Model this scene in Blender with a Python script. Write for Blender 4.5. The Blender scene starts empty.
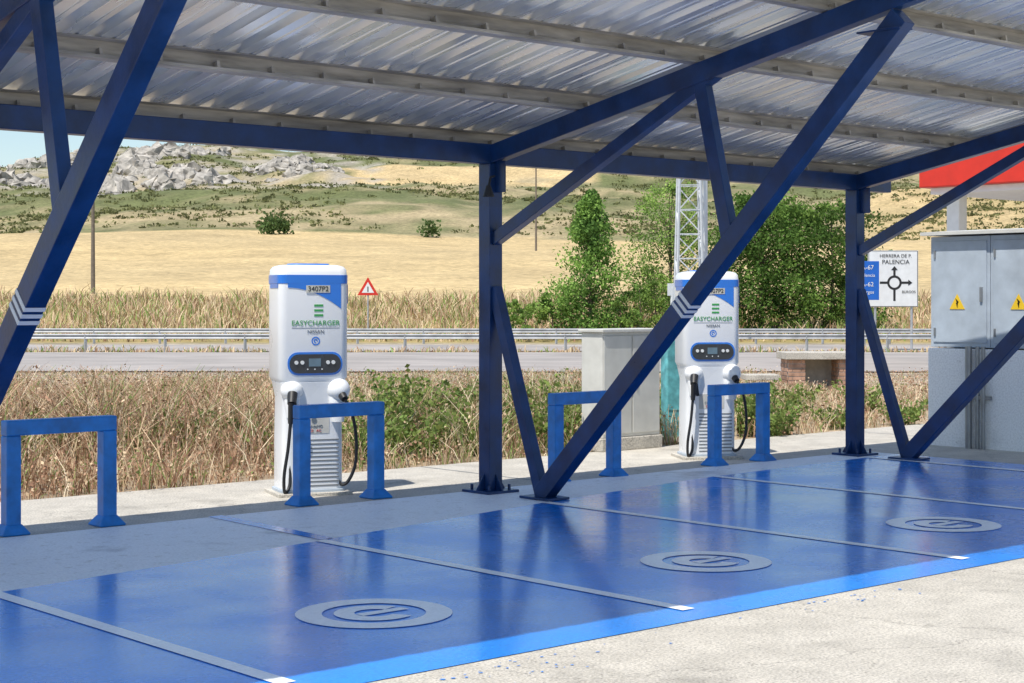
import bpy, bmesh, math, random
import numpy as np
from mathutils import Vector, Matrix, noise
random.seed(7); rng=np.random.default_rng(7)
C=bpy.context.scene
TH=math.radians(48.4); ct,st=math.cos(TH),math.sin(TH)
F=1658.0; CH=1.6
def W(s,t,z=0.0): return Vector((s*ct+t*st, s*st-t*ct, z))
def tx(x,s): return (x-512)/F*s

# ------------------------------------------------------------ materials
def newmat(name):
    m=bpy.data.materials.new(name); m.use_nodes=True
    return m,m.node_tree.nodes,m.node_tree.links,m.node_tree.nodes['Principled BSDF']
def nz(n,l,co,scale,detail=4,rough=.55):
    a=n.new('ShaderNodeTexNoise'); a.inputs['Scale'].default_value=scale; a.inputs['Detail'].default_value=detail
    a.inputs['Roughness'].default_value=rough; l.new(co,a.inputs['Vector']); return a
def ramp(n,l,src,p0,c0,p1,c1):
    r=n.new('ShaderNodeValToRGB'); r.color_ramp.elements[0].position=p0; r.color_ramp.elements[1].position=p1
    r.color_ramp.elements[0].color=c0; r.color_ramp.elements[1].color=c1; l.new(src,r.inputs[0]); return r
def g4(v): return (v,v,v,1)
def mixc(n,l,fac,a,b,mode='MIX'):
    m=n.new('ShaderNodeMix'); m.data_type='RGBA'; m.blend_type=mode
    for i,v in ((0,fac),(6,a),(7,b)):
        if hasattr(v,'default_value') or hasattr(v,'is_linked'): l.new(v,m.inputs[i])
        else: m.inputs[i].default_value=v
    return m.outputs[2]
def mat(name,col,rough=.5,metal=0,ns=6,amt=.12,bump=0.0,bs=60,coat=0,stretch=None):
    m,n,l,b=newmat(name)
    tc=n.new('ShaderNodeTexCoord'); co=tc.outputs['Object']
    if stretch:
        mp=n.new('ShaderNodeMapping'); mp.inputs['Scale'].default_value=stretch; l.new(co,mp.inputs['Vector']); co=mp.outputs[0]
    a=nz(n,l,co,ns,4)
    c0=tuple(max(0,c*(1-amt)) for c in col)+(1,); c1=tuple(min(1,c*(1+amt)) for c in col)+(1,)
    r=ramp(n,l,a.outputs['Fac'],.3,c0,.7,c1); l.new(r.outputs[0],b.inputs['Base Color'])
    rr=ramp(n,l,a.outputs['Fac'],.2,g4(max(0,rough-.08)),.8,g4(min(1,rough+.08))); l.new(rr.outputs[0],b.inputs['Roughness'])
    b.inputs['Metallic'].default_value=metal; b.inputs['Coat Weight'].default_value=coat
    if bump:
        c=nz(n,l,co,bs,2); bp=n.new('ShaderNodeBump'); bp.inputs['Strength'].default_value=bump; bp.inputs['Distance'].default_value=.01
        l.new(c.outputs['Fac'],bp.inputs['Height']); l.new(bp.outputs[0],b.inputs['Normal'])
    return m

def concrete_mat():
    m,n,l,b=newmat('concrete'); co=n.new('ShaderNodeTexCoord').outputs['Object']
    big=nz(n,l,co,.45,4,.6); mid=nz(n,l,co,3,5,.65); fine=nz(n,l,co,70,2,.7)
    c=mixc(n,l,big.outputs['Fac'],(.52,.48,.41,1),(.68,.635,.55,1))
    c=mixc(n,l,1.0,c,ramp(n,l,mid.outputs['Fac'],.3,g4(.80),.65,g4(1.06)).outputs[0],'MULTIPLY')
    c=mixc(n,l,1.0,c,ramp(n,l,fine.outputs['Fac'],.32,g4(.58),.60,g4(1.08)).outputs[0],'MULTIPLY')
    v=n.new('ShaderNodeTexVoronoi'); v.inputs['Scale'].default_value=26; l.new(co,v.inputs['Vector'])
    sp=ramp(n,l,v.outputs['Distance'],.10,g4(.55),.24,g4(1.0)); c=mixc(n,l,.8,c,sp.outputs[0],'MULTIPLY')
    s2=nz(n,l,co,1.1,4,.7); st2=ramp(n,l,s2.outputs['Fac'],.56,g4(1),.74,g4(.66)); c=mixc(n,l,1.0,c,st2.outputs[0],'MULTIPLY')
    v2=n.new('ShaderNodeTexVoronoi'); v2.feature='DISTANCE_TO_EDGE'; v2.inputs['Scale'].default_value=.35
    wp=n.new('ShaderNodeVectorMath'); wp.operation='ADD'; l.new(co,wp.inputs[0])
    sc=n.new('ShaderNodeVectorMath'); sc.operation='SCALE'; sc.inputs['Scale'].default_value=.5; l.new(mid.outputs['Color'],sc.inputs[0]); l.new(sc.outputs[0],wp.inputs[1]); l.new(wp.outputs[0],v2.inputs['Vector'])
    c=mixc(n,l,.5,c,ramp(n,l,v2.outputs['Distance'],.001,g4(.35),.004,g4(1)).outputs[0],'MULTIPLY')
    l.new(c,b.inputs['Base Color']); b.inputs['Roughness'].default_value=.85
    bp=n.new('ShaderNodeBump'); bp.inputs['Strength'].default_value=.5; bp.inputs['Distance'].default_value=.006
    l.new(fine.outputs['Fac'],bp.inputs['Height']); l.new(bp.outputs[0],b.inputs['Normal']); return m
def paint_mat(name,col,wearcol,wear0=.66,rough=.35,vary=.25,flo=.75,wamt=.75,coat=0,stain=None,bump=.5):
    m,n,l,b=newmat(name); co=n.new('ShaderNodeTexCoord').outputs['Object']
    big=nz(n,l,co,.8,5,.65); fine=nz(n,l,co,55,2,.7); mid=nz(n,l,co,9,5,.75)
    d=tuple(c*(1-vary) for c in col)+(1,); e=tuple(min(1,c*(1+vary)+.004) for c in col)+(1,)
    c=mixc(n,l,ramp(n,l,big.outputs['Fac'],.3,g4(0),.7,g4(1)).outputs[0],d,e)
    c=mixc(n,l,1.0,c,ramp(n,l,fine.outputs['Fac'],.3,g4(flo),.65,g4(1.12)).outputs[0],'MULTIPLY')
    w=ramp(n,l,mid.outputs['Fac'],wear0,g4(0),wear0+.06,g4(wamt))
    c=mixc(n,l,w.outputs[0],c,wearcol+(1,))
    if stain:
        s2=nz(n,l,co,.5,5,.72); c=mixc(n,l,1.0,c,ramp(n,l,s2.outputs['Fac'],.6,g4(1),.72,g4(stain)).outputs[0],'MULTIPLY')
    l.new(c,b.inputs['Base Color'])
    rr=ramp(n,l,big.outputs['Fac'],.35,g4(rough-.08),.65,g4(rough+.15)); l.new(rr.outputs[0],b.inputs['Roughness'])
    b.inputs['Coat Weight'].default_value=coat; b.inputs['Coat Roughness'].default_value=.12
    bp=n.new('ShaderNodeBump'); bp.inputs['Strength'].default_value=bump; bp.inputs['Distance'].default_value=.005
    l.new(fine.outputs['Fac'],bp.inputs['Height']); l.new(bp.outputs[0],b.inputs['Normal']); return m
def attr_mat(name,ns=2.0,lo=.75,hi=1.2,trans=0.0,bump=0.0,fine=0):
    m,n,l,b=newmat(name)
    at=n.new('ShaderNodeAttribute'); at.attribute_name='Col'; c=at.outputs['Color']
    if ns:
        co=n.new('ShaderNodeTexCoord').outputs['Object']; a=nz(n,l,co,ns,6,.65)
        c=mixc(n,l,1.0,c,ramp(n,l,a.outputs['Fac'],.3,g4(lo),.7,g4(hi)).outputs[0],'MULTIPLY')
    if fine:
        a2=nz(n,l,co,fine,6,.8); c=mixc(n,l,1.0,c,ramp(n,l,a2.outputs['Fac'],.35,g4(.6),.62,g4(1.15)).outputs[0],'MULTIPLY')
    l.new(c,b.inputs['Base Color']); b.inputs['Roughness'].default_value=.85
    b.inputs['Specular IOR Level'].default_value=.2
    if bump:
        bp=n.new('ShaderNodeBump'); bp.inputs['Strength'].default_value=bump; bp.inputs['Distance'].default_value=.3
        l.new(a.outputs['Fac'],bp.inputs['Height']); l.new(bp.outputs[0],b.inputs['Normal'])
    if trans:
        t=n.new('ShaderNodeBsdfTranslucent'); l.new(c,t.inputs['Color']); mx=n.new('ShaderNodeMixShader'); mx.inputs[0].default_value=trans
        l.new(b.outputs[0],mx.inputs[1]); l.new(t.outputs[0],mx.inputs[2]); l.new(mx.outputs[0],n['Material Output'].inputs['Surface'])
    return m

M_conc=concrete_mat()
M_blue=paint_mat('blue_floor_paint',(.009,.25,.86),(.30,.46,.74),.675,.22,.13,.78,.7,.35,.8,.3)
M_white=paint_mat('white_floor_paint',(.95,.96,.96),(.72,.77,.84),.69,.4,.01,.96,.4,.15,None,.3)
M_strip=paint_mat('brightened_shade_pale',(.90,.92,.94),(.62,.62,.59),.57,.5,.06,.88,.55,0,.5)  # pale worn tone, raised so the ground in canopy shade looks brighter
M_steel=mat('blue_steel_paint',(.004,.034,.13),.34,0,5,.35,.1,40)
M_barr=mat('barrier_blue_paint',(.014,.20,.60),.4,0,8,.25,.1,50)
M_galv=mat('galvanised_purlin',(.40,.38,.35),.55,.2,5,.4,.15,30,stretch=(.4,3,3))
def roofmat():
    m,n,l,b=newmat('galvanised_sheet'); co=n.new('ShaderNodeTexCoord').outputs['Object']
    mp=n.new('ShaderNodeMapping'); mp.inputs['Scale'].default_value=(1.6,.3,1); l.new(co,mp.inputs['Vector'])
    a=nz(n,l,mp.outputs[0],1.6,4,.6)
    c=mixc(n,l,ramp(n,l,a.outputs['Fac'],.36,g4(0),.64,g4(1)).outputs[0],(.78,.83,.85,1),(.96,.98,.97,1))
    l.new(c,b.inputs['Base Color'])
    b.inputs['Metallic'].default_value=.6
    rr=ramp(n,l,a.outputs['Fac'],.3,g4(.20),.7,g4(.32)); l.new(rr.outputs[0],b.inputs['Roughness']); return m
M_roof=roofmat()
M_cw=mat('charger_white',(.88,.89,.90),.3,0,3,.02,coat=.3)
M_cb=mat('charger_blue',(.01,.18,.68),.3,0,3,.08,coat=.3)
M_blk=mat('black_rubber',(.02,.02,.022),.5,0,9,.2)
M_dark=mat('dark_panel',(.03,.035,.045),.25,0,9,.2)
M_slot=mat('slot_grey',(.20,.21,.22),.5,0,9,.1)
M_grn=mat('green_print',(.05,.34,.09),.5,0,9,.05)
M_gry=mat('grey_print',(.16,.19,.22),.5,0,9,.05)
M_plate=mat('label_plate',(.60,.58,.50),.5,0,9,.1)
M_cab=mat('cabinet_grey',(.44,.50,.56),.45,.05,4,.14,.1,20)
M_cab2=mat('cabinet_light',(.62,.61,.56),.5,0,4,.10,.05,20)
M_wall=paint_mat('rendered_wall',(.93,.93,.91),(.5,.49,.46),.64,.8,.03,.88,.7,0,.7)
M_yel=mat('sign_yellow',(.85,.55,.02),.5,0,6,.05)
M_pblk=mat('sign_black',(.02,.02,.02),.5,0,6,.05)
M_red=mat('red_fascia',(.62,.03,.015),.4,0,3,.08)
M_pipe=mat('conduit',(.30,.31,.32),.4,.6,6,.2)
M_sw=mat('sign_white',(.76,.77,.76),.45,0,4,.06)
M_sb=mat('sign_blue',(.01,.12,.50),.45,0,4,.06)
M_rail=mat('guard_rail_zinc',(.42,.43,.44),.5,.3,3,.2)
M_wood=mat('weathered_wood',(.17,.14,.11),.8,0,5,.25,.3,30)
M_brick=mat('brick',(.42,.25,.17),.85,0,7,.4,.5,30)
M_mort=mat('mortar',(.42,.39,.34),.9,0,7,.2,.4,30)
M_teal=mat('teal_paint',(.10,.34,.36),.5,0,9,.45)
M_lat=mat('lattice_zinc',(.62,.64,.65),.45,.3,4,.1)
M_bark=mat('bark',(.14,.11,.08),.9,0,12,.3,.6,20)
M_asph=mat('asphalt_road',(.36,.325,.295),.9,0,.35,.2,.2,30)
M_scr=mat('display_screen',(.12,.2,.26),.15,0,6,.2)
M_rock=mat('limestone',(.37,.34,.295),.9,0,.5,.5,.8,2)
M_ter=attr_mat('terrain',.12,.8,1.18,0,.5,1.3)
M_grass=attr_mat('dry_grass',0)
M_leaf=attr_mat('leaves',0,trans=.35)

# ------------------------------------------------------------ helpers
def link(o,parent=None):
    C.collection.objects.link(o)
    if parent: o.parent=parent
    return o
def empty(name,loc=(0,0,0),rz=0):
    e=bpy.data.objects.new(name,None); e.empty_display_size=.3; e.location=loc; e.rotation_euler=(0,0,rz); return link(e)
class MB:
    def __init__(s): s.v=[]; s.f=[]; s.m=[]
    def add(s,vs,fs,mi=0):
        o=len(s.v); s.v+= [tuple(v) for v in vs]; s.f+=[tuple(i+o for i in f) for f in fs]; s.m+=[mi]*len(fs)
    def box(s,c,d,R=None,mi=0):
        vs=[]
        for x in(-.5,.5):
            for y in(-.5,.5):
                for z in(-.5,.5):
                    p=Vector((x*d[0],y*d[1],z*d[2]))
                    if R is not None: p=R@p
                    vs.append(p+Vector(c))
        s.add(vs,[(0,1,3,2),(4,6,7,5),(0,4,5,1),(2,3,7,6),(0,2,6,4),(1,5,7,3)],mi)
    def bar(s,a,b,w,h,mi=0,up=Vector((0,0,1))):
        a=Vector(a);b=Vector(b);z=(b-a);L=z.length;z.normalize()
        if abs(z.dot(up))>.98: up=Vector((0,1,0))
        x=z.cross(up).normalized(); y=x.cross(z)
        R=Matrix((x,y,z)).transposed(); s.box((a+b)/2,(w,h,L),R,mi)
    def cyl(s,a,b,r0,r1=None,n=12,mi=0):
        if r1 is None:r1=r0
        a=Vector(a);b=Vector(b);z=(b-a).normalized(); up=Vector((0,0,1)) if abs(z.z)<.95 else Vector((1,0,0))
        x=z.cross(up).normalized(); y=z.cross(x); vs=[]
        for p,r in((a,r0),(b,r1)):
            for i in range(n):
                t=2*math.pi*i/n; vs.append(p+x*r*math.cos(t)+y*r*math.sin(t))
        fs=[(i,(i+1)%n,n+(i+1)%n,n+i) for i in range(n)]+[tuple(range(n))[::-1],tuple(range(n,2*n))]
        s.add(vs,fs,mi)
    def tube(s,pts,r,n=8,mi=0):
        for i in range(len(pts)-1): s.cyl(pts[i],pts[i+1],r,r,n,mi)
    def loft(s,rings,mi=0):
        n=len(rings[0]); vs=[p for r in rings for p in r]; fs=[]
        for k in range(len(rings)-1):
            for i in range(n): fs.append((k*n+i,k*n+(i+1)%n,(k+1)*n+(i+1)%n,(k+1)*n+i))
        fs.append(tuple(range(n))[::-1]); fs.append(tuple(range((len(rings)-1)*n,len(rings)*n))); s.add(vs,fs,mi)
    def poly(s,pts,depth,axis,mi=0):
        n=len(pts); ax=Vector(axis); a=[Vector(p) for p in pts]; b=[p+ax*depth for p in a]
        s.add(a+b,[tuple(range(n)),tuple(range(n,2*n))[::-1]]+[(i,n+i,n+(i+1)%n,(i+1)%n) for i in range(n)],mi)
    def obj(s,name,mats,parent=None,bevel=0,smooth=False,bseg=2):
        me=bpy.data.meshes.new(name); me.from_pydata(s.v,[],s.f)
        if not isinstance(mats,(list,tuple)): mats=[mats]
        for m in mats: me.materials.append(m)
        me.polygons.foreach_set('material_index',s.m)
        bm=bmesh.new(); bm.from_mesh(me); bmesh.ops.recalc_face_normals(bm,faces=bm.faces); bm.to_mesh(me); bm.free()
        if smooth:
            me.polygons.foreach_set('use_smooth',[True]*len(me.polygons)); me.set_sharp_from_angle(angle=math.radians(40))
        o=bpy.data.objects.new(name,me); link(o,parent)
        if bevel:
            b=o.modifiers.new('bevel','BEVEL'); b.width=bevel; b.segments=bseg; b.limit_method='ANGLE'; b.angle_limit=math.radians(40)
        return o
def sheet(name,pts,z,m,parent=None):
    me=bpy.data.meshes.new(name); me.from_pydata([(p[0],p[1],z) for p in pts],[],[tuple(range(len(pts)))]); me.materials.append(m)
    bm=bmesh.new(); bm.from_mesh(me); bmesh.ops.recalc_face_normals(bm,faces=bm.faces)
    for f in bm.faces:
        if f.normal.z<0: f.normal_flip()
    bm.to_mesh(me); bm.free()
    return link(bpy.data.objects.new(name,me),parent)
def np_mesh(name,V,Fq,col,m,parent=None):
    me=bpy.data.meshes.new(name); V=np.asarray(V,dtype=np.float32); Fq=np.asarray(Fq,dtype=np.int32)
    k=Fq.shape[1]; me.vertices.add(len(V)); me.vertices.foreach_set('co',V.ravel())
    me.loops.add(Fq.size); me.loops.foreach_set('vertex_index',Fq.ravel())
    me.polygons.add(len(Fq)); me.polygons.foreach_set('loop_start',np.arange(0,Fq.size,k,dtype=np.int32))
    me.update(calc_edges=True)
    a=me.color_attributes.new('Col','FLOAT_COLOR','POINT')
    a.data.foreach_set('color',np.concatenate([col,np.ones((len(V),1))],1).astype(np.float32).ravel())
    me.materials.append(m); return link(bpy.data.objects.new(name,me),parent)
def text(s,size,loc,m,parent,name,rot=(math.pi/2,0,0)):
    c=bpy.data.curves.new(name,'FONT'); c.body=s; c.size=size; c.align_x='CENTER'; c.align_y='CENTER'; c.extrude=.001
    c.materials.append(m); o=bpy.data.objects.new(name,c); o.location=loc; o.rotation_euler=rot; return link(o,parent)
def leaves_np(P,size,col,flat=0.0):
    n=len(P); a=rng.normal(size=(n,3)); a/=np.linalg.norm(a,axis=1,keepdims=True)
    b=rng.normal(size=(n,3)); b-=a*(a*b).sum(1,keepdims=True); b/=np.linalg.norm(b,axis=1,keepdims=True)
    s=np.asarray(size)*rng.uniform(.6,1.3,n); s=s[:,None]
    V=np.stack([P-a*s*.5,P+b*s*.3,P+a*s*.5,P-b*s*.3],1).reshape(-1,3)
    Q=np.arange(4*n).reshape(n,4); return V,Q,np.repeat(col,4,0)

# ------------------------------------------------------------ terrain
PR=[(-60,0),(40,0),(66,-.4),(78,-.35),(84,.1),(105,1.7),(150,4.6),(250,10.8),(300,17.5),(360,26),(430,36),(520,49),(600,52),(900,35)]
def prof(s):
    if s<=PR[0][0]: return 0
    for (a,za),(b,zb) in zip(PR,PR[1:]):
        if s<=b: return za+(zb-za)*(s-a)/(b-a)
    return PR[-1][1]
def sm(a,b,x):
    x=min(1,max(0,(x-a)/(b-a))); return x*x*(3-2*x)
def H(s,t):
    z=prof(s)
    if s>80:
        k=sm(80,300,s)
        z+=k*(noise.noise(Vector((s*.012,t*.012,0)))*4+noise.noise(Vector((s*.04,t*.04,5)))*2.6*sm(230,330,s)+noise.noise(Vector((s*.12,t*.12,9)))*1.3*sm(230,330,s))
        z+= sm(84,100,s)*noise.noise(Vector((s*.1,t*.06,3)))*.25
        if s>300: z*= 1-.12*sm(-118,-165,t)*1.0 if t<0 else 1
    return z-.03
S=sorted(set([-60,-20,0,10,20,30,36,40,45,50,55,60,66,70,74,78,81,84]+list(np.arange(87,300,3.5))+list(np.arange(300,620,4.0))+[640,680,740,820,900]))
T=sorted(set(list(np.arange(-260,261,3.2))+[-600,-450,-350,-300,300,350,450,600]))
V=[];Cc=[]
def mixv(a,b,k): return tuple(x*(1-k)+y*k for x,y in zip(a,b))
for s in S:
    for t in T:
        p=W(s,t,H(s,t)); V.append(tuple(p))
        n1=noise.noise(Vector((s*.03,t*.03,1)))*.5+.5; n2=noise.noise(Vector((s*.11,t*.11,2)))*.5+.5
        n3=noise.noise(Vector((s*.35,t*.35,7)))*.5+.5
        a=t/s if s>1 else 0
        if s<36: c=mixv((.36,.27,.18),(.48,.38,.26),n2)
        elif s<75: c=mixv((.42,.36,.27),(.48,.41,.32),n2)
        elif s<108: c=mixv((.50,.35,.16),(.26,.24,.09),n3)
        elif s<250+12*(n1-.5): c=mixv((.64,.475,.235),(.54,.41,.215),n1)
        else:
            k=.5*n2+.3*n3+.2*n1+.10*math.sin(s*.09+n1*5)
            c=mixv((.15,.165,.065),(.44,.35,.20),sm(.37,.66,k))
            if 380+20*n2<s<440 and -.10<a<.05: c=mixv((.62,.46,.23),(.54,.41,.22),n2)
            if s>340 and a<-.08 : c=mixv(c,(.42,.385,.33),sm(.48,.58,n2*.5+n3*.5)*.75)
            if s<340 and a>.2: c=mixv(c,(.60,.44,.22),.7)
        Cc.append(c)
nt=len(T); Q=[(i*nt+j,i*nt+j+1,(i+1)*nt+j+1,(i+1)*nt+j) for i in range(len(S)-1) for j in range(nt-1)]
ter=np_mesh('terrain_ground',np.array(V),np.array(Q),np.array(Cc),M_ter)
bm=bmesh.new(); bm.from_mesh(ter.data); bmesh.ops.recalc_face_normals(bm,faces=bm.faces)
if sum(f.normal.z for f in bm.faces)<0: bmesh.ops.reverse_faces(bm,faces=bm.faces)
bm.to_mesh(ter.data); bm.free(); ter.data.polygons.foreach_set('use_smooth',[True]*len(ter.data.polygons))

def ribbon(name,s0,s1,m,dz):
    mb=MB(); ss=[s0]+[x for x in(40,66,78) if s0<x<s1]+[s1]
    for a,b in zip(ss,ss[1:]):
        ts=list(range(-250,251,2))
        ja=[(.5*noise.noise(Vector((t*.25,3,a)))+.25*noise.noise(Vector((t*.9,1,a)))) if a==s0 else 0 for t in ts]
        vs=[W(a+j,t,prof(a)-.03+dz) for t,j in zip(ts,ja)]+[W(b,t,prof(b)-.03+dz) for t in ts]; n=len(ts)
        mb.add(vs,[(i,i+1,n+i+1,n+i) for i in range(n-1)])
    return mb.obj(name,m)
ribbon('asphalt_road',37.2,61,M_asph,.03); ribbon('asphalt_road',64,73,M_asph,.03)

# ------------------------------------------------------------ pavement and paint
mb=MB(); mb.box((5,-9.1,-.10),(76,43.2,.2)); pv=mb.obj('concrete_pavement',M_conc,bevel=.01)
back=[(14.4,10.2),(13.5,10.16),(11.1,9.98),(8.84,9.6),(6.3,9.06),(3.9,8.63),(-4,8.4)]
sheet('blue_parking_bay_paint',[(-4,5.58),(14.4,5.58)]+back,.004,M_blue)
sheet('brightened_shade_strip',back[::-1]+[(14.4,10.62),(-4,10.55)],.004,M_strip)  # pale sheet over the concrete; extra brightness in the shade comes from its colour
sheet('blue_line_paint',[(6.36,9.075),(6.48,9.1),(6.54,10.6),(6.42,10.6)],.008,M_blue)
for x,yb in((1.42,8.5),(3.88,8.63),(6.35,9.07),(8.87,9.6),(11.32,9.98),(13.85,10.15)):
    sheet('white_bay_line',[(x-.045,5.78),(x+.045,5.78),(x+.045,yb),(x-.045,yb)],.008,M_white)
def ringpts(cx,cy,r0,r1,a0,a1,n=48):
    vs=[];fs=[]
    for i in range(n+1):
        a=a0+(a1-a0)*i/n; vs+=[(cx+r0*math.cos(a),cy+r0*math.sin(a),.008),(cx+r1*math.cos(a),cy+r1*math.sin(a),.008)]
    fs=[(2*i,2*i+1,2*i+3,2*i+2) for i in range(n)]; return vs,fs
for cx in(2.6,5.08,7.6,10.12,12.6):
    mb=MB(); cy=6.78
    mb.add(*ringpts(cx,cy,.265,.40,0,2*math.pi))
    mb.add(*ringpts(cx,cy,.10,.205,math.radians(20),math.radians(300)))
    mb.add([(cx-.09,cy-.034,.008),(cx+.20,cy-.034,.008),(cx+.20,cy+.034,.008),(cx-.09,cy+.034,.008)],[(0,1,2,3)])
    o=mb.obj('painted_floor_emblem',M_white)
    for p in o.data.polygons:
        if p.normal.z<0: p.flip()
for x in(-2,3.1,9.9,16.5): sheet('pavement_joint',[(x,10.75),(x+.015,10.75),(x+.015,12.48),(x,12.48)],.003,M_gry)
mb=MB()
for i in range(70):
    x=rng.choice([4.6,5.0,7.3])+rng.normal(0,.35); y=5.5-abs(rng.normal(0,.13)); r=rng.uniform(.002,.009); k=7
    mb.add([(x+r*rng.uniform(.6,2.4)*math.cos(j*6.283/k),y+r*rng.uniform(.6,1.4)*math.sin(j*6.283/k),.004) for j in range(k)],[tuple(range(k))])
mb.obj('paint_spatter',M_blue)

# ------------------------------------------------------------ canopy
can=empty('parking_canopy')
def rz(Y): return 2.80+.19*(10.44-Y)
sl=.19
mb=MB(); YF=5.42
for X in(-1.2,3.9,9.03,14.0):
    mb.box((X,10.44,1.37),(.14,.14,2.72))
    mb.box((X,10.44,.014),(.34,.34,.024))
    for dx,dy in((.11,.11),(-.11,.11),(.11,-.11),(-.11,-.11)): mb.cyl((X+dx,10.44+dy,.02),(X+dx,10.44+dy,.07),.014,n=6)
    for d in((.07,0),(-.07,0),(0,.07),(0,-.07)):
        q=Vector((X+d[0],10.44+d[1],.024)); e=Vector((d[0],d[1],0)).normalized()
        s_=Vector((-e.y,e.x,0))*.005
        mb.poly([q-s_,q+e*.09-s_,q+Vector((0,0,.14))-s_],.01,Vector((-e.y,e.x,0)))
    mb.bar((X,10.50,rz(10.50)),(X,YF,rz(YF)),.10,.15)
    mb.bar((X,9.8,.03),(X,6.35,3.44),.115,.145)
    mb.bar((X+.002,10.38,2.10),(X+.002,7.95,rz(7.95)-.03),.085,.10)
    mb.bar((X-.002,8.09,rz(8.09)-.05),(X-.002,7.80,1.95),.08,.11)
    mb.bar((X-.003,10.38,1.70),(X-.003,9.80,.03),.085,.095)
    mb.box((X,9.78,.016),(.24,.34,.020))
    mb.box((X,10.36,2.62),(.012,.22,.26)); mb.box((X,6.5,3.36),(.15,.34,.012))
mb.obj('steel_frames',M_steel,can,bevel=.008)
mb=MB(); mb.box((6.55,10.44,2.81),(16.0,.115,.165)); mb.obj('eave_beam',M_steel,can,bevel=.008)
mb=MB()
for X in(3.9,9.03,14.0):
    a=Vector((X,9.8,.03)); b=Vector((X,6.35,3.44)); d=(b-a).normalized()
    for k in(2.12,2.17,2.22): mb.bar(a+d*k,a+d*(k+.028),.119,.149)
mb.obj('reflective_bands',M_sw,can)
mb=MB()
ang=math.atan(sl); Rr=Matrix.Rotation(-ang,3,'X')
for Y in(10.52,9.37,8.15,6.97,5.8):
    zc=rz(Y)+.15
    for dz,h,dy,w in((0,.13,.028,.004),(.065,.004,0,.06),(-.065,.004,0,.06),(-.055,.02,-.028,.004)):
        p=Vector((6.5,Y,zc))+Rr@Vector((0,dy,dz)); mb.box(p,(16.1,w,h+.0),Rr)
    for X in np.arange(-1.4,14.3,.42): mb.box(Vector((X,Y,zc))+Rr@Vector((0,.0,-.03)),(.02,.05,.066),Rr)
mb.obj('purlins',M_galv,can)
# sheets with trapezoidal ribs, lapped in widths of 1.0 m with a deeper joint rib
mb=MB(); pitch=.25; xs=[];x=-1.6; k=0
while x<14.45:
    h=.075 if k%4==0 else .058
    xs+=[(x,0),(x+.075,0),(x+.08,.008),(x+.10,.008),(x+.105,0),(x+.14,0),(x+.165,h),(x+.225,h)]; x+=pitch; k+=1
vs=[];Ys=[10.72,7.6,5.37]
for Y in Ys:
    for (x,dz) in xs: vs.append((x,Y,rz(Y)+.222+dz))
n=len(xs); fs=[(k*n+i,k*n+i+1,(k+1)*n+i+1,(k+1)*n+i) for k in range(2) for i in range(n-1)]
mb.add(vs,fs); ro=mb.obj('corrugated_roof_sheet',M_roof,can)
so=ro.modifiers.new('t','SOLIDIFY'); so.thickness=.002
mb=MB(); mb.bar((14.57,10.74,rz(10.74)+.2),(14.57,5.37,rz(5.37)+.2),.02,.16); mb.obj('verge_trim',M_galv,can)
mb=MB(); mb.tube([Vector((8.95,10.3,2.62)),Vector((8.84,10.22,2.60)),Vector((8.80,10.2,2.52))],.01)
mb.cyl((8.80,10.2,2.53),(8.80,10.2,2.44),.02,.05,12); mb.obj('cable_bracket',M_blk,can)

# ------------------------------------------------------------ barriers
def barrier(x0,Y=10.72,w=.72):
    mb=MB(); t=.105; h=.78
    for x in(x0,x0+w):
        mb.box((x,Y,(h-t)/2),(t,t,h-t))
        r=[[( x+sx*a,Y+sy*a,z) for sx,sy in((-1,-1),(1,-1),(1,1),(-1,1))] for a,z in((.10,.0),(.10,.012),(.055,.075))]
        mb.loft(r)
    mb.box((x0+w/2,Y,h-t/2),(w+t,t,t))
    mb.obj('protective_barrier',M_barr,bevel=.01)
for x0,Y in((4.95,10.72),(7.36,10.76),(9.98,10.66),(12.1,10.68)): barrier(x0,Y)

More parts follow.
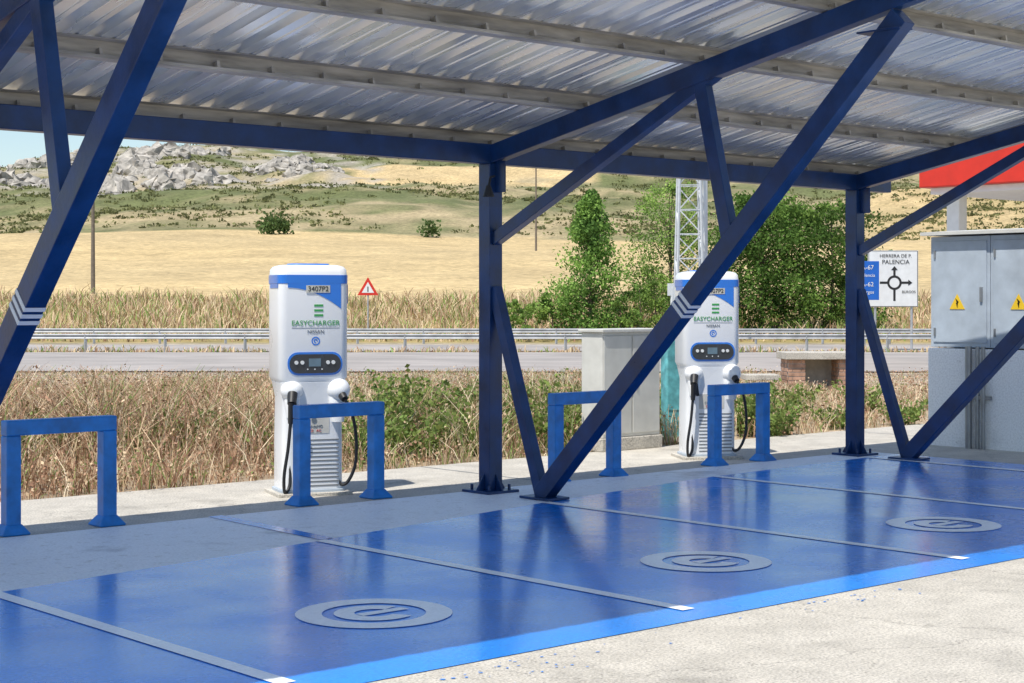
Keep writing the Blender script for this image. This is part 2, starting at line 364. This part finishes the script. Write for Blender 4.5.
# ------------------------------------------------------------ chargers
def rr(w,d,r,z,cx=0,cy=0,n=5):
    r=min(r,w/2-.001,d/2-.001); out=[]
    for k,(sx,sy) in enumerate(((1,1),(-1,1),(-1,-1),(1,-1))):
        for i in range(n+1):
            a=math.pi/2*k+math.pi/2*i/n
            out.append((cx+sx*(w/2-r)+r*math.cos(a),cy+sy*(d/2-r)+r*math.sin(a),z))
    return out
def charger(loc,phi):
    e=empty('ev_charging_station',loc,phi)
    mb=MB()
    mb.loft([rr(.54,.40,.06,0),rr(.54,.40,.06,.05)],1)
    mb.loft([rr(.51,.38,.07,.05),rr(.51,.38,.07,.45),rr(.50,.37,.07,.80),rr(.55,.40,.07,.93)])
    mb.loft([rr(.55,.40,.075,.93),rr(.585,.42,.07,.97),rr(.585,.42,.07,1.735)])
    mb.obj('housing',[M_cw,M_cab],e,smooth=True,bevel=.004)
    mb=MB(); mb.loft([rr(.593,.428,.075,1.735),rr(.593,.428,.075,1.805)],0); mb.obj('blue_cap_band',M_cb,e,smooth=True)
    mb=MB(); mb.loft([rr(.585,.42,.075,1.805),rr(.575,.41,.075,1.85),rr(.54,.375,.08,1.875),rr(.46,.30,.08,1.888)],0); mb.obj('domed_lid',M_cw,e,smooth=True)
    mb=MB(); mb.loft([rr(.35,.24,.08,1.885),rr(.33,.22,.08,1.90)],0); mb.obj('roof_vent',M_cb,e,smooth=True)
    fy=-.2105
    pts=[( -.222+.445*i/12,fy,1.70-.17*(i/12)**2) for i in range(13)]+[(.223,fy,1.735),(-.222,fy,1.735)]
    mb=MB(); mb.poly(pts,-.003,(0,1,0))
    mb.box((.2945,-.03,1.65),(.003,.26,.16)); mb.box((-.2945,-.03,1.715),(.003,.26,.035)); mb.obj('blue_swoosh',M_cb,e)
    mb=MB(); mb.box((.03,fy-.004,1.69),(.20,.005,.06)); mb.obj('label_plate',M_plate,e)
    text('3407P2',.058,(.03,fy-.008,1.69),M_pblk,e,'label_text')
    mb=MB()
    for z in(1.555,1.515,1.475): mb.box((.035,fy-.001,z),(.075,.003,.018))
    mb.obj('green_emblem',M_grn,e)
    text('EASYCHARGER',.060,(.01,fy-.003,1.41),M_grn,e,'brand_text')
    mb=MB(); mb.box((.01,fy-.001,1.372),(.40,.002,.003)); mb.obj('thin_rule',M_gry,e)
    text('NISSAN',.042,(.01,fy-.003,1.34),M_gry,e,'partner_text')
    mb=MB(); c=(.01,1.265)
    for r0,r1,a0,a1 in((.026,.036,0,2*math.pi),(.008,.017,-.3,5)):
        n=24;vs=[];
        for i in range(n+1):
            a=a0+(a1-a0)*i/n; vs+=[(c[0]+r0*math.cos(a),fy-.002,c[1]+r0*math.sin(a)),(c[0]+r1*math.cos(a),fy-.002,c[1]+r1*math.sin(a))]
        mb.add(vs,[(2*i,2*i+1,2*i+3,2*i+2) for i in range(n)])
    mb.obj('round_emblem',M_cb,e)
    def rrf(w,h,r,cx,cz,y):
        return [(p[0],y,p[1]) for p in [(q[0],q[1]) for q in rr(w,h,r,0,cx,cz)]]
    for nm,w,h,r,y,m in(('panel_border',.46,.19,.085,fy-.004,M_cb),('control_panel',.43,.155,.075,fy-.010,M_dark)):
        mb=MB(); mb.loft([rrf(w,h,r,.005,1.08,fy+.01),rrf(w,h,r,.005,1.08,y)]); mb.obj(nm,m,e,smooth=True)
    mb=MB(); mb.box((.0,fy-.012,1.09),(.10,.005,.065)); mb.obj('display',M_scr,e)
    mb=MB()
    for x in(-.155,-.105,.11,.155): mb.cyl((x,fy-.008,1.09),(x,fy-.018,1.09),.016,n=14)
    for x in(-.06,0,.06): mb.cyl((x,fy-.008,1.035),(x,fy-.014,1.035),.006,n=10)
    mb.obj('panel_buttons',M_sw,e,smooth=True)
    mb=MB()
    def ell(cx,cy,cz,a,b,c_,n=16,k=10):
        rings=[]
        for j in range(1,k):
            p=math.pi*j/k; rings.append([(cx+a*math.sin(p)*math.cos(2*math.pi*i/n),cy+b*math.sin(p)*math.sin(2*math.pi*i/n),cz-c_*math.cos(p)) for i in range(n)])
        mb.loft(rings)
    ell(.21,-.17,.86,.10,.11,.10); ell(-.18,-.17,.86,.095,.09,.085)
    mb.loft([rr(.10,.10,.04,.60,.20,-.19),rr(.15,.12,.05,.76,.20,-.18),rr(.15,.10,.05,.86,.20,-.17)])
    mb.loft([rr(.09,.09,.04,.64,-.18,-.18),rr(.13,.10,.04,.76,-.18,-.175),rr(.13,.09,.04,.86,-.18,-.17)])
    mb.obj('connector_holsters',M_cw,e,smooth=True)
    mb=MB()
    mb.cyl((-.19,-.235,.84),(-.21,-.29,.76),.042,.036,14); mb.cyl((-.21,-.29,.77),(-.215,-.27,.60),.030,.022,12)
    mb.bar((-.185,-.25,.80),(-.16,-.25,.64),.03,.03)
    mb.cyl((.22,-.26,.82),(.23,-.30,.79),.035,.03,14)
    def curve(p,n=22):
        out=[]; P=[p[0]]+p+[p[-1]]
        for i in range(1,len(P)-2):
            for j in range(n//2):
                t=j/(n//2); a,b,c,d=[Vector(q) for q in P[i-1:i+3]]
                out.append(.5*((2*b)+(c-a)*t+(2*a-5*b+4*c-d)*t*t+(3*b-a-3*c+d)*t**3))
        out.append(Vector(p[-1])); return out
    mb.tube(curve([(-.215,-.27,.61),(-.235,-.27,.40),(-.265,-.26,.18),(-.25,-.22,.04),(-.20,-.19,.10),(-.20,-.17,.3)]),.014)
    mb.tube(curve([(.23,-.30,.79),(.30,-.28,.66),(.345,-.24,.45),(.34,-.22,.24),(.28,-.2,.10),(.22,-.17,.10),(.20,-.16,.28)]),.014)
    mb.obj('charging_cables',M_blk,e,smooth=True)
    mb=MB()
    for i in range(12): mb.box((.04,-.1905,.08+i*.034),(.34,.004,.012))
    mb.obj('ventilation_grille',M_slot,e)
    mb=MB(); mb.box((0,-.19,.58),(.26,.004,.15)); mb.obj('service_door',M_cab2,e,bevel=.002)
    mb=MB(); mb.cyl((.0,-.19,.62),(.0,-.197,.62),.022,n=18); mb.obj('lock',M_gry,e)
    text('CHAdeMO',.032,(-.0,-.194,.565),M_gry,e,'plug_label'); text('CCS   AC',.03,(.0,-.1945,.53),M_red,e,'plug_label_2')
    mb=MB(); mb.box((0,0,.012),(.62,.52,.03)); mb.obj('plinth',M_conc,e,bevel=.005)
charger((7.86,11.40,0),math.radians(-20))
charger((12.68,11.30,0),math.radians(-33))

# ------------------------------------------------------------ grey cabinet behind
e=empty('distribution_cabinet',(12.28,12.40,0))
mb=MB(); mb.box((.45,.17,.07),(.92,.36,.14)); mb.obj('plinth',M_conc,e,bevel=.01)
mb=MB(); mb.box((.45,.17,.70),(.88,.32,1.12)); mb.obj('housing',M_cab2,e,bevel=.012)
mb=MB(); mb.box((.45,.165,1.275),(.94,.38,.035)); mb.obj('lid',M_cab2,e,bevel=.008)
mb=MB(); mb.box((.23,.004,.70),(.41,.012,1.04)); mb.box((.665,.004,.70),(.41,.012,1.04)); mb.obj('doors',M_cab2,e,bevel=.004)
mb=MB(); mb.box((.40,-.008,.75),(.02,.02,.12)); mb.box((.49,-.008,.75),(.02,.02,.12)); mb.obj('handles',M_blk,e,bevel=.004)
mb=MB(); mb.poly([(.60,-.004,.95),(.70,-.004,.95),(.65,-.004,1.04)],-.003,(0,1,0)); mb.obj('warning_label',M_yel,e)
p=W(18.9,tx(672,18.9)); e=empty('utility_pillar',p,math.radians(-25))
mb=MB(); mb.loft([rr(.22,.18,.03,0),rr(.22,.18,.03,1.25),rr(.16,.12,.03,1.30)]); mb.obj('housing',M_teal,e,smooth=True)
mb=MB(); mb.box((0,0,.02),(.30,.26,.06)); mb.obj('plinth',M_conc,e); mb=MB(); mb.box((0,-.094,.75),(.17,.01,.8)); mb.obj('door',M_teal,e,bevel=.003)
mb=MB(); mb.cyl((0,0,1.28),(0,0,1.75),.018); mb.box((0,0,1.72),(.10,.03,.14)); mb.obj('pipe',M_sw,e)

# ------------------------------------------------------------ big cabinets right (faces -X)
e=empty('electrical_switch_cabinet',(15.6,10.65,0))
mb=MB(); mb.box((.45,-1.5,.53),(.9,3.0,1.08)); mb.obj('rendered_plinth',M_wall,e,bevel=.012)
mb=MB()
for i in range(4): mb.box((.44,-.385-i*.75,1.69),(.80,.745,1.21))
mb.obj('steel_enclosures',M_cab,e,bevel=.006)
mb=MB()
for i in range(4):
    mb.box((.034,-.385-i*.75,1.69),(.014,.67,1.11))
mb.obj('doors',M_cab,e,bevel=.008)
mb=MB()
for i in range(4):
    mb.box((.018,-.66-i*.75,1.66),(.022,.03,.16)); 
    for z in(1.25,2.1): mb.box((.022,-.075-i*.75,z),(.02,.02,.09))
mb.obj('handles_and_hinges',M_pipe,e,bevel=.003)
mb=MB(); mb.add([(-.06,.06,2.31),(-.06,-3.06,2.31),(.9,-3.06,2.31),(.9,.06,2.31),(-.06,.06,2.345),(-.06,-3.06,2.345),(.9,-3.06,2.40),(.9,.06,2.40)],[(0,1,2,3),(4,5,6,7),(0,1,5,4),(1,2,6,5),(2,3,7,6),(3,0,4,7)]); mb.obj('rain_hood',M_cab2,e)
mb=MB();mk=MB()
for i in range(4):
    y=-.36-i*.75; mb.poly([(.024,y+.095,1.50),(.024,y-.095,1.50),(.024,y,1.665)],-.004,(1,0,0))
    for q in([(y+.02,1.63),(y-.012,1.585),(y+.012,1.58),(y-.005,1.52),(y+.0,1.58),(y-.022,1.59)],): mk.poly([(.018,a,b-.01) for a,b in q],-.002,(1,0,0))
mb.obj('warning_triangles',M_yel,e); mk.obj('warning_bolts',M_pblk,e)
mb=MB()
for y,r in((-.55,.035),(-.66,.022),(-.73,.022)): mb.cyl((-.05,y,.0),(-.05,y,1.10),r,n=12)
mb.box((-.03,-.64,.55),(.05,.34,.04)); mb.obj('cable_conduits',M_pipe,e,smooth=True)

# ------------------------------------------------------------ petrol station canopy
e=empty('petrol_station_canopy',(33.9,23.4,0))
mb=MB(); mb.box((8,-8,5.05),(16,16,1.5)); mb.obj('red_fascia',M_red,e,bevel=.03)
mb=MB(); mb.box((8,-8,4.22),(15.6,15.6,.15)); mb.box((8,-8,5.85),(16.1,16.1,.08)); mb.obj('soffit',M_sw,e)
mb=MB(); 
for x in(.7,14):
    for y in(-.6,-14): mb.box((x,y,2.07),(.35,.35,4.15))
mb.obj('columns',M_sw,e,bevel=.02)

# ------------------------------------------------------------ rails, poles, signs
def rail(s,yaw,name='guard_rail'):
    mb=MB(); dz=prof(s)-.03
    def P(t,z): return W(s+t*yaw,t,dz+z)
    mb_p=[(0,.50),(.05,.53),(.0,.58),(0,.61),(.05,.66),(0,.70)]
    a=[W(s-100*yaw+o,-100,dz+z) for o,z in [(-q[0],q[1]) for q in mb_p]]; b=[W(s+100*yaw+o,100,dz+z) for o,z in [(-q[0],q[1]) for q in mb_p]]
    n=len(a); mb.add(a+b,[(i,i+1,n+i+1,n+i) for i in range(n-1)])
    t=-100
    while t<100: mb.bar(P(t,-.1),P(t,.68),.10,.06); t+=3
    mb.obj(name,M_rail)
rail(75,-.02); rail(62,-.012)
def pole(x,s,h,r=.13,arm=True):
    t=tx(x,s); p=W(s,t,H(s,t)-.2); mb=MB(); mb.cyl(p,p+Vector((0,0,h)),r,r*.6,10)
    if arm:
        d=W(.2,1)-W(0,0); q=p+Vector((0,0,h-.35)); mb.bar(q-d*.55,q+d*.55,.1,.1)
        for k in(-.5,0,.5): mb.cyl(q+d*k,q+d*k+Vector((0,0,.28)),.05,.03,6)
        mb.bar(q-d*.4,q-Vector((0,0,.7)),.04,.04); mb.bar(q+d*.4,q-Vector((0,0,.7)),.04,.04)
    mb.obj('utility_pole',M_wood)
pole(93,110,8.4,.15); pole(536,190,10,.13,False)
s=79; t=tx(368,s); e=empty('warning_road_sign',W(s,t,H(s,t)),-math.radians(41.6))
mb=MB(); mb.cyl((0,0,-.2),(0,0,2.4),.035); mb.obj('post',M_rail,e)
def tri(r): return [(r*math.cos(a),-.04,2.42+r*math.sin(a)) for a in(math.pi/2,math.pi*7/6,math.pi*11/6)]
mb=MB(); mb.poly(tri(.58),.01,(0,1,0)); mb.obj('red_border',M_red,e); mb=MB(); mb.poly([(a,b-.006,c) for a,b,c in tri(.34)],.005,(0,1,0)); mb.obj('white_face',M_sw,e)
mb=MB(); mb.box((0,-.05,2.42),(.05,.006,.25)); mb.obj('symbol',M_pblk,e)
s=66; t=tx(893,s); e=empty('direction_sign',W(s,t,-.43),-math.radians(41.6))
mb=MB(); mb.cyl((-.7,.05,0),(-.7,.05,4.0),.05); mb.cyl((.75,.05,0),(.75,.05,4.0),.05); mb.obj('posts',M_rail,e)
mb=MB(); mb.box((0,0,2.88),(2.0,.05,2.25)); mb.obj('panel',M_sw,e,bevel=.02)
mb=MB()
for x,z,w,h in((0,3.985,1.94,.02),(0,1.775,1.94,.02),(-.97,2.88,.02,2.2),(.97,2.88,.02,2.2)): mb.box((x,-.028,z),(w,.008,h))
n=28;vs=[]
for i in range(n+1):
    a=2*math.pi*i/n
    for r in(.20,.29): vs.append((.05+r*math.cos(a),-.031,2.72+r*math.sin(a)))
mb.add(vs,[(2*i,2*i+1,2*i+3,2*i+2) for i in range(n)])
mb.box((.05,-.029,3.12),(.09,.008,.25)); mb.box((.05,-.029,2.22),(.09,.008,.45)); mb.box((.48,-.029,2.72),(.3,.008,.09)); mb.box((-.38,-.029,2.72),(.3,.008,.09))
mb.poly([(-.08,-.03,3.22),(.18,-.03,3.22),(.05,-.03,3.38)],-.006,(0,1,0)); mb.poly([(.6,-.03,2.6),(.6,-.03,2.84),(.76,-.03,2.72)],-.006,(0,1,0)); mb.obj('roundabout_diagram',M_pblk,e)
text('HERRERA DE P.',.19,(.1,-.04,3.78),M_pblk,e,'text_1'); text('PALENCIA',.24,(.1,-.04,3.54),M_pblk,e,'text_2')
text('BURGOS',.14,(.62,-.04,2.35),M_pblk,e,'text_3')
s=64; t=tx(870,s); e=empty('blue_road_sign',W(s,t,-.4),-math.radians(41.6))
mb=MB(); mb.cyl((-.2,.05,0),(-.2,.05,3.3),.04); mb.obj('post',M_rail,e); mb=MB(); mb.box((-.1,0,2.75),(.9,.04,1.5)); mb.obj('panel',M_sb,e,bevel=.01)
text('A-67',.24,(-.1,-.03,3.25),M_sw,e,'text_1'); text('Palencia',.18,(-.1,-.03,2.95),M_sw,e,'text_2'); text('A-62',.24,(-.1,-.03,2.6),M_sw,e,'text_3'); text('Burgos',.18,(-.1,-.03,2.3),M_sw,e,'text_4')
s=58; mb=MB(); o=W(s,tx(689,s),-.35); hw=.50; top=.30; Hh=9
def corner(i,z):
    k=(hw+(top-hw)*z/Hh); a=[(-1,-1),(1,-1),(1,1),(-1,1)][i%4]; 
    d=W(a[1]*k,a[0]*k); return o+Vector((d.x,d.y,z))
for i in range(4):
    mb.bar(corner(i,0),corner(i,Hh),.07,.07); z=0;sgn=0
    while z<Hh-.8:
        mb.bar(corner(i+sgn,z),corner(i+1-sgn,z+.85),.04,.04); mb.bar(corner(i,z),corner(i+1,z),.03,.03); z+=.85; sgn=1-sgn
mb.obj('lattice_pylon',M_lat)
p=W(58,tx(705,58),-.4); mb=MB(); mb.cyl(p,p+Vector((0,0,8)),.10,.09); mb.obj('metal_pole',M_lat)
# small manhole chamber: concrete slab on mortared brick piers
e=empty('brick_utility_chamber',W(30,tx(818,30)),math.radians(-38))
mb=MB(); mb.box((0,0,.60),(1.35,.8,.13)); mb.box((-1.1,-.2,.22),(.6,.5,.10)); mb.obj('concrete_slab',M_conc,e,bevel=.012)
mb=MB()
for x in(-.46,.46): mb.box((x,0,.27),(.30,.62,.54))
mb.box((0,.24,.265),(.64,.10,.53)); mb.obj('mortar_core',M_mort,e)
mb=MB()
for r in range(7):
    for x in(-.46,.46):
        mb.box((x,-.30,.04+r*.076),(.31 if r%2 else .145,.04,.064)); 
        if not r%2: mb.box((x-.115,-.30,.04+r*.076),(.07,.04,.064)); mb.box((x+.115,-.30,.04+r*.076),(.07,.04,.064))
        for y in(-.16,.10): mb.box((x-.145,y+(.06 if r%2 else 0),.04+r*.076),(.04,.23,.064))
mb.obj('brick_facing',M_brick,e,bevel=.005)

# ------------------------------------------------------------ dry grass
def blades(name,s0,s1,N,hlo,hhi,wid,cond=None,colf=None,spread=.42,power=1.0,lean_hi=.5,taper=False):
    s=s0+(s1-s0)*rng.random(N)**power; t=(rng.random(N)*2-1)*spread*s
    X=s*ct+t*st; Y=s*st-t*ct
    keep=np.ones(N,bool)
    if cond is not None: keep=cond(X,Y,s,t)
    s,t,X,Y=s[keep],t[keep],X[keep],Y[keep]
    if taper:
        k=rng.random(len(s))<.6; X=np.where(k,np.round(X/.3)*.3+rng.normal(0,.045,len(s))+.11*np.sin(np.round(Y/.3)*5.1),X); Y=np.where(k,np.round(Y/.3)*.3+rng.normal(0,.045,len(s))+.11*np.sin(np.round(X/.3)*7.3),Y)
        Y=np.maximum(Y,12.56)
    n=len(s)
    nn=np.array([noise.noise(Vector((a*.35,b*.35,0)))*.7+noise.noise(Vector((a*1.3,b*1.3,4)))*.8 for a,b in zip(X,Y)])
    h=(hlo+(hhi-hlo)*np.clip(.34+nn*1.4+rng.normal(0,.2,n),0,1.25))
    if taper:
        h*=np.clip((1.45-.043*s)/.92,.13,1.0); h*=(1-.35*np.clip((t/s-.12)/.1,0,1))
        h*=.45+.55*np.clip((Y-12.5)/1.4,0,1)
    Z=np.array([H(a,b) for a,b in zip(s,t)])
    az=rng.random(n)*2*np.pi; w=wid*rng.uniform(.5,1.4,n); lean=h*rng.uniform(.05,lean_hi,n); la=rng.random(n)*2*np.pi
    dx,dy=np.cos(az)*w/2,np.sin(az)*w/2; lx,ly=np.cos(la)*lean,np.sin(la)*lean
    P=lambda ox,oy,z:np.stack([X+ox,Y+oy,Z+z],1)
    V=np.stack([P(-dx,-dy,0),P(dx,dy,0),P(lx*.35+dx*.8,ly*.35+dy*.8,h*.6),P(lx*.35-dx*.8,ly*.35-dy*.8,h*.6),P(lx+dx*.35,ly+dy*.35,h),P(lx-dx*.35,ly-dy*.35,h)],1).reshape(-1,3)
    b=np.arange(n)[:,None]*6; Q=np.concatenate([b+np.array([[0,1,2,3]]),b+np.array([[3,2,4,5]])],0)
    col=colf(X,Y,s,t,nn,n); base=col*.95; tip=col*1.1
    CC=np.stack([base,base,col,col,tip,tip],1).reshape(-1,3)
    np_mesh(name,V,Q,np.clip(CC,0,1),M_grass)
    return P(lx,ly,h),s,t,nn,h
straw=np.array([.63,.48,.30]);brown=np.array([.41,.245,.155]);green=np.array([.18,.26,.065]);pale=np.array([.79,.66,.46])
def col1(X,Y,s,t,nn,n):
    left=np.clip((-.08-t/s)/.08,0,1)
    r=rng.random(n); g=(rng.random(n)<np.clip(.12+.5*np.clip(nn,0,1)+.35*((t/s>-.1)&(t/s<.06)),0,.7))[:,None]
    c=np.where((r<.42-.1*left)[:,None],straw,np.where((r<.74+.12*left)[:,None],brown,pale)); c=np.where(g&(rng.random(n)<.55)[:,None],green,c)
    return c*rng.uniform(.75,1.15,n)[:,None]
def condA(X,Y,s,t):
    edge=12.6+.12*np.sin(X*3.1)+.1*np.sin(X*7.7)
    k=(Y>edge)
    k&=~((X>12.2)&(X<13.3)&(Y<12.85))
    return k
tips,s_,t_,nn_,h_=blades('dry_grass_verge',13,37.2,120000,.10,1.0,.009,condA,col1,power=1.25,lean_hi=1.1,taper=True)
sel=rng.choice(len(tips),56000,replace=False); P=tips[sel]*1.0; P[:,2]-=h_[sel]*.45*rng.random(len(sel)); P+=rng.normal(0,.035,P.shape)
k=rng.random(len(sel))[:,None]; c=np.where(k<.52,np.array([.43,.25,.16]),np.where(k<.82,np.array([.63,.47,.30]),np.array([.21,.26,.08])))*rng.uniform(.65,1.15,len(sel))[:,None]
P[:,2]=np.maximum(P[:,2],.02)
V,Q_,c=leaves_np(P,.042,c); np_mesh('dry_seed_heads',V,Q_,c,M_grass)
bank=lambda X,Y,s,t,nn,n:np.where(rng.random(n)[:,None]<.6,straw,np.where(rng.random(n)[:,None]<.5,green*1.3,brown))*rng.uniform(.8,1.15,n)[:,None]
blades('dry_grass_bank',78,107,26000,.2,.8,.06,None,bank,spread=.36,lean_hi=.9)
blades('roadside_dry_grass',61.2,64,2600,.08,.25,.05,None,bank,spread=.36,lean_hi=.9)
WP=[];WC=[];sz=[]
for x,s,h,r,k in((392,17.5,.98,.30,1),(410,19,.78,.35,1),(440,18.6,.7,.4,.9),(470,19.5,.7,.4,1),(375,21,.55,.3,1),(540,19,.8,.35,1),(560,20,.65,.35,1.1),(525,21,.62,.3,.9),(455,22,.55,.5,1),(60,17,.5,.35,.9),(20,16,.5,.3,.9),(760,21,.65,.35,1),(785,22,.5,.35,1),(800,24,.4,.5,.9),(865,24,.45,.5,1),(655,19.5,.75,.3,1.1),(645,20,.7,.3,1.1),(230,18,.45,.4,.9),(505,18.5,.5,.3,1),(425,17,.5,.5,1),(380,16.8,.55,.5,1.1),(480,17.4,.4,.4,1),(555,17.8,.5,.4,1),(780,20,.4,.5,1),(130,17,.35,.5,.8),(400,18,.9,.32,1),(370,18,.6,.3,1),(550,18.2,.65,.3,1),(430,20,.7,.4,1),(190,17.5,.45,.4,.8),(365,16.6,.35,.3,1),(568,18.4,.6,.25,1),(770,19.6,.45,.4,1),(835,21,.3,.5,1),(905,21.5,.35,.5,1),(460,17.8,.55,.35,1.1),(255,17.2,.4,.3,.9),(100,18.5,.5,.35,.9),(745,19.8,.6,.3,1)):
    t=tx(x,s); n=560; stem=rng.integers(0,9,n); a=stem*.7+rng.normal(0,.15,n); u=rng.random(n)
    rad=r*(.25+.75*u)*(.4+.6*((stem*37)%7)/7)
    hh=h*u*(.55+.45*((stem*53)%5)/5)
    X0=W(s,t); P=np.stack([X0.x+np.cos(a)*rad+rng.normal(0,.035,n),X0.y+np.sin(a)*rad+rng.normal(0,.035,n),hh+rng.normal(0,.02,n)],1)
    c=np.array([.17,.25,.07])*k*rng.uniform(.6,1.5,n)[:,None]+np.array([.06,.03,0])*rng.random(n)[:,None]
    WP.append(P);WC.append(c)
V,Q_,c=leaves_np(np.concatenate(WP),.065,np.concatenate(WC)); np_mesh('green_weeds',V,Q_,c,M_leaf)

# ------------------------------------------------------------ trees
def tree(name,x,s,height,env,nclump,perc,leaf,base,lean=0):
    t=tx(x,s); p=W(s,t,H(s,t)); e=empty(name,p)
    mb=MB(); mb.cyl((0,0,-.2),(.05,0,height*.45),.012*height+.03,.009*height,10); mb.cyl((.05,0,height*.45),(0,.05,height*.9),.009*height,.02,8)
    P=[];Cn=[]
    for i in range(nclump):
        u=rng.random()**.85; R=env(u); a=rng.random()*2*math.pi; r=R*math.sqrt(rng.random())*rng.uniform(.75,1.08)
        c=np.array([r*math.cos(a),r*math.sin(a),u*height*.96]); cr=(.10+.07*rng.random())*height*(.22+.78*min(1.2,R/env(.35)))
        if i%2==0: mb.cyl((0.03,0,max(.3,c[2]*.75-.1)),tuple(c),.004*height,.01,5)
        n=perc; d=rng.normal(size=(n,3)); d/=np.linalg.norm(d,axis=1,keepdims=True)
        rad=cr*(rng.random(n)**.45)*rng.uniform(.7,1.2,n); d[:,2]*=.8
        q=c+d*rad[:,None]; q[:,2]=np.maximum(q[:,2],.05)
        P.append(q); k=rng.uniform(.55,1.35); Cn.append(np.array(base)*k*rng.uniform(.7,1.35,n)[:,None]*np.array([1+.25*(k-1),1,1]))
    mb.obj('trunk_and_limbs',M_bark,e)
    V,Q_,c=leaves_np(np.concatenate(P),leaf,np.concatenate(Cn)); np_mesh('crown',V,Q_,c,M_leaf,e)
tree('conical_tree',590,80,7.3,lambda u:2.35*(1-u)**.75*(.6+.4*min(1,u*6))+.08,115,130,.17,(.20,.34,.075))
tree('broadleaf_tree',762,82,7.1,lambda u:3.7*math.sqrt(max(.02,1-(u-.35)**2/.46)),140,150,.18,(.125,.22,.045))
tree('broadleaf_tree',832,84,6.7,lambda u:3.0*math.sqrt(max(.02,1-(u-.4)**2/.42)),95,140,.18,(.12,.205,.042))
tree('birch_tree',670,86,7.5,lambda u:2.3*math.sqrt(max(.03,1-(u-.5)**2/.3)),80,130,.15,(.25,.38,.09))
for x,s,h,w in((525,79,1.9,1.5),(552,80,2.2,1.3),(640,80,2.6,1.4),(620,79,2.2,1.2),(655,81,3.2,1.4),(700,80,2.6,1.6),(505,83,1.6,1.2),(860,82,2.2,1.8)):
    tree('roadside_bush',x,s,h,lambda u,w=w:w*math.sqrt(max(.03,1-(u-.3)**2/.6)),24,80,.14,(.20,.31,.07))
P=[];Cn=[];k=0
while k<5200:
    s=rng.uniform(254,545); t=rng.uniform(-.42,.42)*s; a=t/s
    if 378<s<445 and -.11<a<.06 and rng.random()<.95: continue
    if noise.noise(Vector((s*.03,t*.03,11)))+.3<rng.random()*.7: continue
    r=rng.uniform(.3,.8)*(1.7 if rng.random()<.03 else 1); n=13
    q=np.array(W(s,t,H(s,t)+r*.25))+rng.normal(0,1,(n,3))*np.array([r*1.0,r*1.0,r*.28]); P.append(q)
    Cn.append(np.array([.18,.185,.075])*rng.uniform(.6,1.4)*rng.uniform(.8,1.2,n)[:,None]); k+=1
for x,s,h in((275,240,4),(268,238,2.5),(283,241,2.5),(430,248,3),(60,252,2)):
    t=tx(x,s); n=200; q=np.array(W(s,t,H(s,t)+h*.4))+rng.normal(0,1,(n,3))*np.array([h*.25,h*.25,h*.22]); P.append(q); Cn.append(np.array([.10,.16,.05])*rng.uniform(.7,1.3,n)[:,None])
V,Q_,c=leaves_np(np.concatenate(P),.65,np.concatenate(Cn)); np_mesh('hillside_scrub',V,Q_,c,M_leaf)
def rocks(name,x,s,w,hh,n):
    bm=bmesh.new(); t0=tx(x,s)
    for i in range(n):
        t=t0+rng.normal()*w*.32; ss=s+rng.normal()*w*.4; r=rng.uniform(.7,2.6)*hh/5
        M=Matrix.Translation(W(ss,t,H(ss,t)-r*.35))@Matrix.Rotation(rng.random()*6,4,'Z')@Matrix.Diagonal((r*rng.uniform(1,2.2),r*1.2,r*rng.uniform(.8,1.3),1))
        res=bmesh.ops.create_icosphere(bm,subdivisions=3,radius=1,matrix=M)
        for v in res['verts']:
            v.co+=noise.noise_vector(v.co*.45)*r*.6+noise.noise_vector(v.co*1.3)*r*.35+noise.noise_vector(v.co*3)*r*.16
    me=bpy.data.meshes.new(name); bm.to_mesh(me); bm.free(); me.materials.append(M_rock); link(bpy.data.objects.new(name,me))
rocks('rock_outcrop',150,395,26,6.5,64); rocks('rock_outcrop',165,450,24,6.5,45); rocks('rock_outcrop',292,420,14,5.5,34); rocks('rock_outcrop',20,395,16,5.5,32); rocks('rock_outcrop',90,345,14,3,9); rocks('rock_outcrop',60,450,30,5,34)

# ------------------------------------------------------------ light, world, camera
EL=math.radians(63); hx,hy=-.968,-.25
sd=bpy.data.lights.new('sun','SUN'); sd.energy=5.0; sd.angle=math.radians(.53); sd.color=(1,.955,.88)
so=link(bpy.data.objects.new('sun',sd)); d=Vector((hx*math.cos(EL),hy*math.cos(EL),math.sin(EL)))
so.rotation_euler=d.to_track_quat('Z','Y').to_euler(); so.location=(0,0,30)
w=bpy.data.worlds.new('World'); C.world=w; w.use_nodes=True; n=w.node_tree.nodes; l=w.node_tree.links
sk=n.new('ShaderNodeTexSky'); sk.sky_type='NISHITA'; sk.sun_disc=False; sk.sun_elevation=EL
sk.sun_rotation=math.atan2(hx,hy); sk.altitude=900; sk.air_density=1.2; sk.dust_density=1.0; sk.ozone_density=2.0
l.new(sk.outputs[0],n['Background'].inputs[0]); n['Background'].inputs[1].default_value=.15
cd=bpy.data.cameras.new('camera'); cd.sensor_width=36; cd.lens=F/1024*36; cd.shift_y=-41.5/1024; cd.clip_end=3000; cd.clip_start=.05
cam=link(bpy.data.objects.new('camera',cd)); cam.location=(0,0,CH); cam.rotation_euler=(math.pi/2,0,TH-math.pi/2); C.camera=cam
C.view_settings.view_transform='Standard'; C.view_settings.look='None'; C.view_settings.exposure=0
